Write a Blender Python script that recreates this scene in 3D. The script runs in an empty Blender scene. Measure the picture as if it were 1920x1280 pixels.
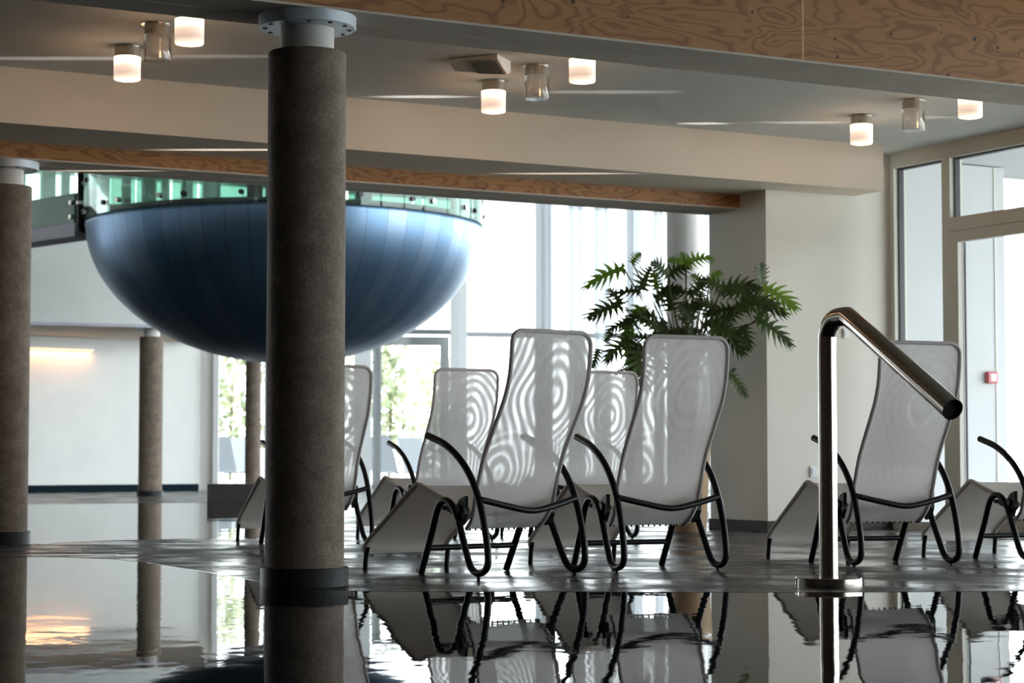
import bpy, bmesh, math, random
from mathutils import Vector, Matrix, geometry
random.seed(7)
PI = math.pi
sc = bpy.context.scene
col = sc.collection

# ------------------------------------------------------------------ camera
YAW = math.radians(28.5)
EYE = Vector((0, 0, 0.58))
PITCH = math.atan(221 / 3900)
cam_d = bpy.data.cameras.new('camera')
cam = bpy.data.objects.new('camera', cam_d)
col.objects.link(cam)
cam.location = EYE
cam.rotation_euler = (PI / 2 + PITCH, 0, -YAW)
cam_d.sensor_width = 36
cam_d.lens = 3900 / 1920 * 36
cam_d.clip_end = 400
cam_d.dof.use_dof = True
cam_d.dof.focus_distance = 10.2
cam_d.dof.aperture_fstop = 4.5
sc.camera = cam

# ------------------------------------------------------------------ world, exposure
w = bpy.data.worlds.new('overcast_sky')
sc.world = w
w.use_nodes = True
wn = w.node_tree
wn.nodes['Background'].inputs['Color'].default_value = (0.90, 0.96, 1.0, 1)
wn.nodes['Background'].inputs['Strength'].default_value = 10.8
sc.view_settings.view_transform = 'Standard'
sc.view_settings.look = 'None'
sc.view_settings.gamma = 1
sc.view_settings.use_curve_mapping = False
sc.view_settings.exposure = 0.0
try:
    sc.cycles.max_bounces = 10
    sc.cycles.transparent_max_bounces = 24
    sc.cycles.use_denoising = True
    sc.cycles.sample_clamp_indirect = 6
    sc.cycles.caustics_reflective = False
    sc.cycles.caustics_refractive = False
except Exception:
    pass

def portal(name, loc, rot, sx, sy):
    l = bpy.data.lights.new(name, 'AREA')
    l.shape = 'RECTANGLE'
    l.size, l.size_y = sx, sy
    l.cycles.is_portal = True
    o = bpy.data.objects.new(name, l)
    o.location, o.rotation_euler = loc, rot
    col.objects.link(o)

def rd(px, d):
    """ground position at bearing px (frame columns, 1920 wide) and d metres ahead"""
    lat = (px - 960) / 3900 * d
    return (lat * math.cos(YAW) + d * math.sin(YAW), -lat * math.sin(YAW) + d * math.cos(YAW))

def hz(py, d):
    """height seen at frame row py, d metres ahead"""
    return 0.58 + (861 - py) * d / 3900

# ------------------------------------------------------------------ materials
def new_mat(name):
    m = bpy.data.materials.new(name)
    m.use_nodes = True
    nt = m.node_tree
    return m, nt, nt.nodes['Principled BSDF'], nt.nodes['Material Output']

def setp(b, **k):
    for n, v in k.items():
        b.inputs[n.replace('_', ' ')].default_value = v

def simple(name, color, rough=0.5, metal=0.0, **k):
    m, nt, b, o = new_mat(name)
    b.inputs['Base Color'].default_value = (*color, 1)
    b.inputs['Roughness'].default_value = rough
    b.inputs['Metallic'].default_value = metal
    for n, v in k.items():
        b.inputs[n.replace('_', ' ')].default_value = v
    return m

def N(nt, t, **k):
    n = nt.nodes.new(t)
    for a, v in k.items():
        setattr(n, a, v)
    return n

def L(nt, a, b):
    nt.links.new(a, b)

def mathn(nt, op, a, b=None, c=None):
    n = N(nt, 'ShaderNodeMath', operation=op)
    for i, v in enumerate((a, b, c)):
        if v is None:
            continue
        if isinstance(v, (int, float)):
            n.inputs[i].default_value = v
        else:
            L(nt, v, n.inputs[i])
    return n.outputs[0]

def noise(nt, vec, scale, detail=3, rough=0.5, dist=0.0):
    n = N(nt, 'ShaderNodeTexNoise')
    n.inputs['Scale'].default_value = scale
    n.inputs['Detail'].default_value = detail
    n.inputs['Roughness'].default_value = rough
    n.inputs['Distortion'].default_value = dist
    if vec is not None:
        L(nt, vec, n.inputs['Vector'])
    return n.outputs['Fac']

def ramp(nt, fac, stops):
    n = N(nt, 'ShaderNodeValToRGB')
    e = n.color_ramp.elements
    while len(e) < len(stops):
        e.new(0.5)
    for i, (p, c) in enumerate(stops):
        e[i].position = p
        e[i].color = (*c, 1) if len(c) == 3 else c
    L(nt, fac, n.inputs[0])
    return n.outputs[0]

def position(nt, scale=(1, 1, 1), obj=False):
    src = N(nt, 'ShaderNodeTexCoord').outputs['Object'] if obj else N(nt, 'ShaderNodeNewGeometry').outputs['Position']
    mp = N(nt, 'ShaderNodeMapping')
    mp.inputs['Scale'].default_value = scale
    L(nt, src, mp.inputs['Vector'])
    return mp.outputs[0]

def bump(nt, b, h, strength=0.2, dist=0.01):
    n = N(nt, 'ShaderNodeBump')
    n.inputs['Strength'].default_value = strength
    n.inputs['Distance'].default_value = dist
    L(nt, h, n.inputs['Height'])
    L(nt, n.outputs[0], b.inputs['Normal'])

def plaster(name, c, var=0.03):
    m, nt, b, o = new_mat(name)
    f = noise(nt, position(nt), 2.2, 5)
    L(nt, ramp(nt, f, [(0.3, tuple(x * (1 - var) for x in c)), (0.7, tuple(min(1, x * (1 + var)) for x in c))]), b.inputs['Base Color'])
    b.inputs['Roughness'].default_value = 0.85
    bump(nt, b, noise(nt, position(nt), 60, 3), 0.15, 0.003)
    return m

def plywood(name, split=None):
    m, nt, b, o = new_mat(name)
    big = noise(nt, position(nt, (1.1, 1.1, 3.6)), 1.6, 2.2, 0.5, 0.35)
    rings = mathn(nt, 'SINE', mathn(nt, 'MULTIPLY', big, 72))
    rings = mathn(nt, 'MULTIPLY_ADD', rings, 0.5, 0.5)
    fine = noise(nt, position(nt, (6, 6, 110)), 2.0, 4)
    f = mathn(nt, 'ADD', mathn(nt, 'MULTIPLY', mathn(nt, 'POWER', rings, 2.2), 0.7), mathn(nt, 'MULTIPLY', fine, 0.35))
    base = ramp(nt, f, [(0.1, (0.42, 0.195, 0.064)), (0.5, (0.36, 0.150, 0.044)), (0.95, (0.23, 0.085, 0.023))])
    v = N(nt, 'ShaderNodeTexVoronoi', voronoi_dimensions='2D')
    v.inputs['Scale'].default_value = 5.5
    sv = N(nt, 'ShaderNodeSeparateXYZ')
    L(nt, position(nt), sv.inputs[0])
    cv = N(nt, 'ShaderNodeCombineXYZ')
    L(nt, sv.outputs[0], cv.inputs[0])
    L(nt, sv.outputs[2], cv.inputs[1])
    L(nt, cv.outputs[0], v.inputs['Vector'])
    sepc = N(nt, 'ShaderNodeSeparateColor')
    L(nt, v.outputs['Color'], sepc.inputs[0])
    size = mathn(nt, 'MULTIPLY', mathn(nt, 'SUBTRACT', sepc.outputs[0], 0.45), 0.14)
    k = mathn(nt, 'LESS_THAN', v.outputs['Distance'], size)
    mx = N(nt, 'ShaderNodeMix', data_type='RGBA')
    L(nt, k, mx.inputs[0])
    L(nt, base, mx.inputs[6])
    mx.inputs[7].default_value = (0.055, 0.02, 0.008, 1)
    out = mx.outputs[2]
    if split is not None:
        sx = N(nt, 'ShaderNodeSeparateXYZ')
        L(nt, position(nt), sx.inputs[0])
        d = mathn(nt, 'ABSOLUTE', mathn(nt, 'SUBTRACT', sx.outputs[0], split))
        j = mathn(nt, 'LESS_THAN', d, 0.006)
        m2 = N(nt, 'ShaderNodeMix', data_type='RGBA')
        L(nt, j, m2.inputs[0])
        L(nt, out, m2.inputs[6])
        m2.inputs[7].default_value = (0.62, 0.42, 0.2, 1)
        out = m2.outputs[2]
    L(nt, out, b.inputs['Base Color'])
    b.inputs['Roughness'].default_value = 0.55
    return m

def concrete():
    m, nt, b, o = new_mat('concrete_column')
    f = noise(nt, position(nt), 9, 8, 0.7)
    g = noise(nt, position(nt), 95, 4, 0.7)
    s = mathn(nt, 'ADD', mathn(nt, 'MULTIPLY', f, 0.45), mathn(nt, 'MULTIPLY', g, 0.55))
    L(nt, ramp(nt, s, [(0.34, (0.085, 0.060, 0.044)), (0.52, (0.190, 0.143, 0.109)), (0.68, (0.32, 0.27, 0.225))]), b.inputs['Base Color'])
    b.inputs['Roughness'].default_value = 0.8
    bump(nt, b, g, 0.35, 0.004)
    return m

def water():
    m, nt, b, o = new_mat('pool_water')
    b.inputs['Base Color'].default_value = (0.006, 0.010, 0.011, 1)
    b.inputs['Roughness'].default_value = 0.0
    b.inputs['IOR'].default_value = 1.34
    a = noise(nt, position(nt), 1.3, 2, 0.5, 0.2)
    c = noise(nt, position(nt), 7.5, 2, 0.5)
    h = mathn(nt, 'ADD', mathn(nt, 'MULTIPLY', a, 1.0), mathn(nt, 'MULTIPLY', c, 0.18))
    bump(nt, b, h, 0.21, 0.010)
    return m

def deck():
    m, nt, b, o = new_mat('wet_deck_tiles')
    br = N(nt, 'ShaderNodeTexBrick')
    br.offset = 0.5
    br.inputs['Scale'].default_value = 1.0
    br.inputs['Brick Width'].default_value = 0.6
    br.inputs['Row Height'].default_value = 0.3
    br.inputs['Mortar Size'].default_value = 0.004
    br.inputs['Color1'].default_value = (0.024, 0.023, 0.025, 1)
    br.inputs['Color2'].default_value = (0.034, 0.033, 0.036, 1)
    br.inputs['Mortar'].default_value = (0.04, 0.04, 0.04, 1)
    L(nt, position(nt), br.inputs['Vector'])
    L(nt, br.outputs['Color'], b.inputs['Base Color'])
    f = noise(nt, position(nt), 1.7, 4, 0.6)
    L(nt, ramp(nt, f, [(0.36, (0.07, 0.07, 0.07)), (0.62, (0.46, 0.46, 0.46))]), b.inputs['Roughness'])
    b.inputs['IOR'].default_value = 1.27
    bump(nt, b, noise(nt, position(nt), 14, 4, 0.6), 0.3, 0.004)
    return m

def steel(name, c=(0.62, 0.60, 0.57), r=0.22):
    m, nt, b, o = new_mat(name)
    b.inputs['Base Color'].default_value = (*c, 1)
    b.inputs['Metallic'].default_value = 1
    f = noise(nt, position(nt, (1, 1, 0.06), True), 160, 2)
    L(nt, mathn(nt, 'MULTIPLY_ADD', f, 0.16, r - 0.08), b.inputs['Roughness'])
    return m

def sling_fabric():
    """woven mesh: moire light pattern of its two layers painted into its openness as rings"""
    m, nt, b, o = new_mat('sling_mesh_fabric')
    b.inputs['Base Color'].default_value = (0.78, 0.76, 0.75, 1)
    b.inputs['Roughness'].default_value = 0.75
    tc = N(nt, 'ShaderNodeUVMap').outputs[0]
    rnd = N(nt, 'ShaderNodeObjectInfo').outputs['Random']
    sep = N(nt, 'ShaderNodeSeparateXYZ')
    warp = N(nt, 'ShaderNodeVectorMath', operation='ADD')
    nz = N(nt, 'ShaderNodeTexNoise')
    nz.inputs['Scale'].default_value = 3.0
    nz.inputs['Detail'].default_value = 1.0
    L(nt, tc, nz.inputs['Vector'])
    sc_ = N(nt, 'ShaderNodeVectorMath', operation='SCALE')
    L(nt, nz.outputs['Color'], sc_.inputs[0])
    sc_.inputs['Scale'].default_value = 0.12
    L(nt, tc, warp.inputs[0])
    L(nt, sc_.outputs[0], warp.inputs[1])
    L(nt, warp.outputs[0], sep.inputs[0])
    x, y = sep.outputs[0], sep.outputs[1]
    def rings(cx, cy, sx, sy, freq):
        cyr = mathn(nt, 'MULTIPLY_ADD', rnd, 0.10, cy - 0.05)
        dx = mathn(nt, 'MULTIPLY', mathn(nt, 'SUBTRACT', x, cx), sx)
        dy = mathn(nt, 'MULTIPLY', mathn(nt, 'SUBTRACT', y, cyr), sy)
        r = mathn(nt, 'SQRT', mathn(nt, 'ADD', mathn(nt, 'MULTIPLY', dx, dx), mathn(nt, 'MULTIPLY', dy, dy)))
        s = mathn(nt, 'MULTIPLY_ADD', mathn(nt, 'SINE', mathn(nt, 'MULTIPLY', mathn(nt, 'POWER', r, 1.35), freq)), 0.5, 0.5)
        return s, r
    a, ra = rings(0.09, 0.98, 1.0, 0.8, 205)
    c, rc = rings(-0.10, 0.60, 1.0, 0.9, 240)
    stripes = mathn(nt, 'MULTIPLY_ADD', mathn(nt, 'SINE', mathn(nt, 'MULTIPLY', x, 52)), 0.5, 0.5)
    top = mathn(nt, 'MULTIPLY', mathn(nt, 'POWER', a, 1.6), mathn(nt, 'MULTIPLY_ADD', stripes, 0.7, 0.3))
    low = mathn(nt, 'MULTIPLY', mathn(nt, 'POWER', c, 2.4), 0.34)
    sel = N(nt, 'ShaderNodeMapRange')
    sel.inputs['From Min'].default_value = 0.68
    sel.inputs['From Max'].default_value = 0.82
    L(nt, y, sel.inputs['Value'])
    mx = N(nt, 'ShaderNodeMix', data_type='FLOAT')
    L(nt, sel.outputs[0], mx.inputs[0])
    L(nt, low, mx.inputs[2])
    L(nt, top, mx.inputs[3])
    # fades out low down, where the cloth lies over the seat
    fade = N(nt, 'ShaderNodeMapRange')
    fade.inputs['From Min'].default_value = 0.42
    fade.inputs['From Max'].default_value = 0.56
    L(nt, y, fade.inputs['Value'])
    op = mathn(nt, 'MULTIPLY_ADD', mathn(nt, 'MULTIPLY', mx.outputs[0], fade.outputs[0]), 0.13, 0.015)
    tr = N(nt, 'ShaderNodeBsdfTransparent')
    tl = N(nt, 'ShaderNodeBsdfTranslucent')
    tl.inputs['Color'].default_value = (0.80, 0.78, 0.77, 1)
    m1 = N(nt, 'ShaderNodeMixShader')
    m1.inputs[0].default_value = 0.42
    L(nt, b.outputs[0], m1.inputs[1])
    L(nt, tl.outputs[0], m1.inputs[2])
    m2 = N(nt, 'ShaderNodeMixShader')
    L(nt, op, m2.inputs[0])
    L(nt, m1.outputs[0], m2.inputs[1])
    L(nt, tr.outputs[0], m2.inputs[2])
    L(nt, m2.outputs[0], o.inputs['Surface'])
    return m

def mixed(name, color, translucent, tcol=None, rough=0.7, transparent=0.0):
    m, nt, b, o = new_mat(name)
    b.inputs['Base Color'].default_value = (*color, 1)
    b.inputs['Roughness'].default_value = rough
    tl = N(nt, 'ShaderNodeBsdfTranslucent')
    tl.inputs['Color'].default_value = (*(tcol or color), 1)
    m1 = N(nt, 'ShaderNodeMixShader')
    m1.inputs[0].default_value = translucent
    L(nt, b.outputs[0], m1.inputs[1])
    L(nt, tl.outputs[0], m1.inputs[2])
    last = m1.outputs[0]
    if transparent:
        tr = N(nt, 'ShaderNodeBsdfTransparent')
        m2 = N(nt, 'ShaderNodeMixShader')
        m2.inputs[0].default_value = transparent
        L(nt, last, m2.inputs[1])
        L(nt, tr.outputs[0], m2.inputs[2])
        last = m2.outputs[0]
    L(nt, last, o.inputs['Surface'])
    return m

def glass(name, tint=(1, 1, 1), refl=0.08):
    m, nt, b, o = new_mat(name)
    tr = N(nt, 'ShaderNodeBsdfTransparent')
    tr.inputs['Color'].default_value = (*tint, 1)
    gl = N(nt, 'ShaderNodeBsdfGlossy')
    gl.inputs['Roughness'].default_value = 0.0
    lw = N(nt, 'ShaderNodeLayerWeight')
    lw.inputs['Blend'].default_value = 0.12
    f = mathn(nt, 'MULTIPLY_ADD', lw.outputs['Fresnel'], 0.7, refl * 0.3)
    f = mathn(nt, 'MINIMUM', f, 0.6)
    mx = N(nt, 'ShaderNodeMixShader')
    L(nt, f, mx.inputs[0])
    L(nt, tr.outputs[0], mx.inputs[1])
    L(nt, gl.outputs[0], mx.inputs[2])
    L(nt, mx.outputs[0], o.inputs['Surface'])
    return m

def emit(name, color, s, over=None):
    m, nt, b, o = new_mat(name)
    b.inputs['Base Color'].default_value = (*color, 1)
    b.inputs['Emission Color'].default_value = (*color, 1)
    b.inputs['Emission Strength'].default_value = s
    return m

def bowl_metal():
    m, nt, b, o = new_mat('bowl_blue_metal')
    tc = N(nt, 'ShaderNodeTexCoord').outputs['Object']
    sep = N(nt, 'ShaderNodeSeparateXYZ')
    L(nt, tc, sep.inputs[0])
    ang = mathn(nt, 'ARCTAN2', sep.outputs[1], sep.outputs[0])
    g = mathn(nt, 'MULTIPLY', mathn(nt, 'ADD', ang, PI), 56 / (2 * PI))
    cell = mathn(nt, 'FLOOR', g)
    wn_ = N(nt, 'ShaderNodeTexWhiteNoise', noise_dimensions='1D')
    L(nt, cell, wn_.inputs['W'])
    fr = mathn(nt, 'FRACT', g)
    seam = mathn(nt, 'LESS_THAN', mathn(nt, 'MINIMUM', fr, mathn(nt, 'SUBTRACT', 1.0, fr)), 0.03)
    n_ = noise(nt, tc, 1.8, 5)
    v = mathn(nt, 'ADD', mathn(nt, 'MULTIPLY', wn_.outputs[0], 0.35), mathn(nt, 'MULTIPLY', n_, 0.65))
    base = ramp(nt, v, [(0.2, (0.085, 0.15, 0.24)), (0.55, (0.12, 0.195, 0.30)), (0.85, (0.19, 0.25, 0.34))])
    mx = N(nt, 'ShaderNodeMix', data_type='RGBA')
    L(nt, mathn(nt, 'MULTIPLY', seam, 0.6), mx.inputs[0])
    L(nt, base, mx.inputs[6])
    mx.inputs[7].default_value = (0.08, 0.11, 0.15, 1)
    L(nt, mx.outputs[2], b.inputs['Base Color'])
    b.inputs['Metallic'].default_value = 0.85
    b.inputs['Roughness'].default_value = 0.36
    return m

def leafmat(name, c1, c2):
    m, nt, b, o = new_mat(name)
    rnd = N(nt, 'ShaderNodeNewGeometry').outputs['Random Per Island']
    cc = ramp(nt, rnd, [(0.15, c1), (0.85, c2)])
    L(nt, cc, b.inputs['Base Color'])
    b.inputs['Roughness'].default_value = 0.4
    tl = N(nt, 'ShaderNodeBsdfTranslucent')
    L(nt, cc, tl.inputs['Color'])
    m1 = N(nt, 'ShaderNodeMixShader')
    m1.inputs[0].default_value = 0.3
    L(nt, b.outputs[0], m1.inputs[1])
    L(nt, tl.outputs[0], m1.inputs[2])
    L(nt, m1.outputs[0], o.inputs['Surface'])
    return m

M = {}
M['ceil'] = plaster('grey_white_ceiling', (0.55, 0.56, 0.55))
M['wall'] = plaster('warm_white_plaster', (0.80, 0.77, 0.71))
M['bulk'] = plaster('cream_plaster', (0.76, 0.65, 0.54))
M['room'] = plaster('darkened_brown_wall', (0.085, 0.060, 0.042))  # unseen room walls, darkened to dim the steel's reflections and the bounce
M['white'] = plaster('white_plaster', (0.84, 0.85, 0.83))
M['ply'] = plywood('spruce_plywood', split=6.47)
M['ply2'] = plywood('spruce_plywood_plain')
M['soffit'] = plaster('grey_stained_timber', (0.62, 0.54, 0.46), 0.08)
M['concrete'] = concrete()
M['water'] = water()
M['deck'] = deck()
def ring_tiles():
    m, nt, b, o = new_mat('dark_ring_tile')
    sep = N(nt, 'ShaderNodeSeparateXYZ')
    L(nt, N(nt, 'ShaderNodeTexCoord').outputs['Object'], sep.inputs[0])
    g = mathn(nt, 'FRACT', mathn(nt, 'MULTIPLY', mathn(nt, 'ARCTAN2', sep.outputs[1], sep.outputs[0]), 26 / (2 * PI)))
    j = mathn(nt, 'LESS_THAN', g, 0.05)
    L(nt, ramp(nt, j, [(0.0, (0.016, 0.017, 0.019)), (1.0, (0.045, 0.048, 0.052))]), b.inputs['Base Color'])
    b.inputs['Roughness'].default_value = 0.55
    b.inputs['IOR'].default_value = 1.3
    return m
M['ringtile'] = ring_tiles()
M['steel'] = steel('polished_steel', (0.40, 0.36, 0.32), 0.15)
M['strip'] = simple('bright_steel_strip', (0.9, 0.9, 0.9), 0.12, 1.0)
M['nickel'] = steel('brushed_nickel', (0.52, 0.48, 0.42), 0.3)
M['flange'] = simple('galvanised_steel', (0.60, 0.66, 0.74), 0.4, 0.3)
M['neck'] = simple('grey_painted_steel', (0.62, 0.60, 0.57), 0.45)
M['black'] = simple('black_powder_coat', (0.008, 0.008, 0.009), 0.42, IOR=1.3)
M['dark'] = simple('hollow_shade', (0.01, 0.01, 0.01), 0.9)  # near-black colour standing in for shade inside the spout pipe
M['fabric'] = sling_fabric()
M['seat'] = mixed('seat_sling_fabric', (0.66, 0.62, 0.58), 0.24, rough=0.8)
M['hem'] = mixed('hem_fabric', (0.66, 0.61, 0.60), 0.2, rough=0.8)
M['frame'] = simple('grey_window_frame', (0.60, 0.59, 0.53), 0.45)
M['wframe'] = simple('white_window_frame', (0.80, 0.83, 0.85), 0.45)
M['gasket'] = simple('black_gasket', (0.02, 0.02, 0.03), 0.5)
M['glass'] = glass('clear_window_glass', (0.97, 0.985, 0.98))
M['green'] = glass('green_tinted_glass', (0.42, 0.54, 0.49), 0.12)
M['skirt'] = simple('dark_blue_baseboard', (0.006, 0.016, 0.024), 0.85, IOR=1.2)
M['skirtg'] = simple('dark_grey_baseboard', (0.035, 0.035, 0.03), 0.75)
M['bowl'] = bowl_metal()
M['box'] = simple('dark_brown_cladding', (0.045, 0.038, 0.036), 0.6)
def glow():
    m, nt, b, o = new_mat('lit_frosted_glass')
    sx = N(nt, 'ShaderNodeSeparateXYZ')
    L(nt, N(nt, 'ShaderNodeTexCoord').outputs['Object'], sx.inputs[0])
    t = mathn(nt, 'MULTIPLY', sx.outputs[2], -4.5)
    L(nt, ramp(nt, t, [(0.32, (1.0, 0.80, 0.50)), (0.62, (0.98, 0.72, 0.56)), (0.80, (0.95, 0.66, 0.50)), (0.93, (1.0, 0.82, 0.62))]), b.inputs['Emission Color'])
    L(nt, ramp(nt, t, [(0.34, (1, 1, 1)), (0.60, (0.30, 0.30, 0.30)), (0.80, (0.22, 0.22, 0.22)), (0.93, (0.32, 0.32, 0.32))]), b.inputs['Emission Strength'])
    mu = mathn(nt, 'MULTIPLY', b.inputs['Emission Strength'].links[0].from_socket, 3.4)
    L(nt, mu, b.inputs['Emission Strength'])
    return m
M['lampglow'] = glow()
M['bulb'] = emit('lamp_bulb', (1.0, 0.85, 0.62), 9.0)
M['clearg'] = glass('clear_lamp_glass', (0.96, 0.95, 0.93), 0.25)
M['frost'] = mixed('frosted_glass_off', (0.92, 0.90, 0.88), 0.5, transparent=0.45, rough=0.3)
M['plastic'] = simple('white_plastic', (0.85, 0.85, 0.84), 0.4)
M['grille'] = simple('grey_grille', (0.42, 0.43, 0.45), 0.5)
M['pot'] = simple('tan_clay', (0.50, 0.34, 0.21), 0.6)
M['soil'] = simple('dark_soil', (0.03, 0.02, 0.012), 0.9)
M['leaf'] = leafmat('dark_leaf', (0.024, 0.048, 0.014), (0.070, 0.120, 0.028))
M['leafy'] = leafmat('young_leaf', (0.14, 0.30, 0.03), (0.24, 0.42, 0.06))
M['stem'] = simple('brown_green_stem', (0.09, 0.085, 0.03), 0.6)
M['curtain'] = mixed('sheer_curtain', (0.66, 0.69, 0.73), 0.26, rough=0.9, transparent=0.05)
M['terrace'] = plaster('pale_terrace', (0.66, 0.66, 0.62))
M['hedge'] = leafmat('hedge_leaves', (0.15, 0.18, 0.10), (0.40, 0.42, 0.28))
M['rope'] = simple('grey_outdoor_mesh', (0.25, 0.27, 0.30), 0.8)
M['red'] = simple('red_plastic', (0.42, 0.06, 0.08), 0.35)
M['tube_light'] = emit('warm_tube', (1.0, 0.60, 0.34), 1.8)
M['lilac'] = plaster('lilac_grey_paint', (0.62, 0.60, 0.68))
M['greenwall'] = plaster('dark_green_panel', (0.05, 0.09, 0.075))
M['extwall'] = plaster('exterior_white_panel', (0.50, 0.51, 0.53))

# ------------------------------------------------------------------ mesh helpers
def link(name, bm, mat, parent=None, smooth=True, kind=None):
    me = bpy.data.meshes.new(name)
    bmesh.ops.recalc_face_normals(bm, faces=bm.faces)
    bm.to_mesh(me)
    bm.free()
    me.materials.append(mat)
    if smooth:
        me.polygons.foreach_set('use_smooth', [True] * len(me.polygons))
        try:
            me.set_sharp_from_angle(angle=math.radians(38))
        except Exception:
            pass
    o = bpy.data.objects.new(name, me)
    col.objects.link(o)
    if parent:
        o.parent = parent
    if kind:
        o['kind'] = kind
    return o

def struct(name, bm, mat, smooth=False, parent=None):
    return link(name, bm, mat, parent, smooth, 'structure' if parent is None else None)

def thing(name, label, cat, loc=(0, 0, 0), rz=0.0, group=None):
    o = bpy.data.objects.new(name, None)
    o.empty_display_size = 0.1
    col.objects.link(o)
    o.location = loc
    o.rotation_euler = (0, 0, rz)
    tag(o, label, cat, group)
    return o

def tag(o, label, cat, group=None):
    o['label'] = label
    o['category'] = cat
    if group:
        o['group'] = group
    return o

def box(bm, x0, x1, y0, y1, z0, z1, mtx=None):
    vs = [bm.verts.new(Vector(p) if mtx is None else mtx @ Vector(p)) for p in
          [(x0, y0, z0), (x1, y0, z0), (x1, y1, z0), (x0, y1, z0), (x0, y0, z1), (x1, y0, z1), (x1, y1, z1), (x0, y1, z1)]]
    for f in ((0, 3, 2, 1), (4, 5, 6, 7), (0, 1, 5, 4), (1, 2, 6, 5), (2, 3, 7, 6), (3, 0, 4, 7)):
        bm.faces.new([vs[i] for i in f])

def bx(*a, **k):
    bm = bmesh.new()
    box(bm, *a, **k)
    return bm

def slab(p, q, thick, z0, z1, bm=None):
    """upright slab from ground point p to q"""
    bm = bm or bmesh.new()
    p, q = Vector((p[0], p[1], 0)), Vector((q[0], q[1], 0))
    t = (q - p).normalized()
    n = Vector((-t.y, t.x, 0))
    m = Matrix((( t.x, n.x, 0, p.x), (t.y, n.y, 0, p.y), (0, 0, 1, 0), (0, 0, 0, 1)))
    box(bm, 0, (q - p).length, 0, thick, z0, z1, m)
    return bm

def crom(pts, n=8):
    P_ = [Vector(p) for p in pts]
    P_ = [P_[0] * 2 - P_[1]] + P_ + [P_[-1] * 2 - P_[-2]]
    out = []
    for i in range(1, len(P_) - 2):
        a, b, c, d = P_[i - 1:i + 3]
        for k in range(n):
            t = k / n
            out.append(0.5 * ((2 * b) + (c - a) * t + (2 * a - 5 * b + 4 * c - d) * t * t + (3 * b - a - 3 * c + d) * t ** 3))
    out.append(P_[-2])
    return out

def tube(bm, pts, r, seg=12, caps=True):
    pts = [Vector(p) for p in pts]
    rs = r if isinstance(r, (list, tuple)) else [r] * len(pts)
    rings = []
    up = None
    for i, p in enumerate(pts):
        t = (pts[min(i + 1, len(pts) - 1)] - pts[max(i - 1, 0)]).normalized()
        if up is None:
            up = t.cross(Vector((0.31, 0.17, 0.93)))
            if up.length < 1e-3:
                up = t.cross(Vector((1, 0, 0)))
        up = (up - t * up.dot(t)).normalized()
        s = t.cross(up)
        rings.append([bm.verts.new(p + (up * math.cos(a) + s * math.sin(a)) * rs[i]) for a in [2 * PI * k / seg for k in range(seg)]])
    for a, b in zip(rings, rings[1:]):
        for k in range(seg):
            bm.faces.new([a[k], a[(k + 1) % seg], b[(k + 1) % seg], b[k]])
    if caps:
        bm.faces.new(rings[0])
        bm.faces.new(rings[-1][::-1])
    return bm

def lathe(bm, prof, seg=48, cx=0, cy=0):
    """profile (r, z); r == 0 closes to a point"""
    rings = []
    for r, z in prof:
        if r < 1e-6:
            rings.append([bm.verts.new((cx, cy, z))])
        else:
            rings.append([bm.verts.new((cx + r * math.cos(2 * PI * k / seg), cy + r * math.sin(2 * PI * k / seg), z)) for k in range(seg)])
    for a, b in zip(rings, rings[1:]):
        for k in range(seg):
            k2 = (k + 1) % seg
            if len(a) == 1 and len(b) == 1:
                continue
            if len(a) == 1:
                bm.faces.new([a[0], b[k], b[k2]])
            elif len(b) == 1:
                bm.faces.new([a[k], a[k2], b[0]])
            else:
                bm.faces.new([a[k], a[k2], b[k2], b[k]])
    return bm

def bevel(o, wdt=0.004, seg=2):
    m = o.modifiers.new('bevel', 'BEVEL')
    m.width = wdt
    m.segments = seg
    m.limit_method = 'ANGLE'
    return o

# ================================================================== STRUCTURE
ZC = 3.14            # ceiling
B1 = (8.73, 9.21)    # near beam
B2 = (14.17, 14.65)  # second beam

def gy(py):          # distance of a floor point seen at row py
    return 0.58 * 3900 / (py - 861)

def fl(px, py):
    return rd(px, gy(py))

near_edge = [fl(-500, 1041), fl(-200, 1041), fl(0, 1042), fl(120, 1043), fl(210, 1046), fl(280, 1053), fl(340, 1062), fl(400, 1072), fl(450, 1081),
             fl(500, 1090), fl(560, 1098), fl(620, 1103), fl(680, 1106), fl(800, 1107), fl(1000, 1107), fl(1300, 1108), fl(1600, 1108), fl(1920, 1106), fl(2150, 1103)]
near_pool = near_edge + [(9.8, 3.0), (9.8, -6.5), (-5.5, -6.5), (-5.5, 14.0)]
far_pool = [fl(-500, 1026), fl(-150, 1022), fl(84, 1018), fl(140, 1014.5), fl(200, 1012), fl(330, 1009), fl(450, 1007.5), fl(520, 1006), fl(552, 1000), fl(560, 985), fl(550, 965),
            rd(520, 28.1), rd(470, 28.1), rd(400, 28.1), rd(80, 27.2), rd(-500, 26.2)]
outer = [(-8, -8), (11.3, -8), (11.3, 14.2), (30, 14.2), (30, 46), (-8, 46)]
bm = bmesh.new()
loops = [[Vector((x, y, 0)) for x, y in lp] for lp in (outer, near_pool, far_pool)]
flat = [bm.verts.new(v) for lp in loops for v in lp]
for t in geometry.tessellate_polygon(loops):
    try:
        bm.faces.new([flat[i] for i in t])
    except ValueError:
        pass
off = 0
for lp in loops:       # edge faces going down
    n = len(lp)
    low = [bm.verts.new((v.x, v.y, -0.25)) for v in lp]
    for i in range(n):
        bm.faces.new([flat[off + i], flat[off + (i + 1) % n], low[(i + 1) % n], low[i]])
    off += n
struct('floor', bm, M['deck'])

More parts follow.
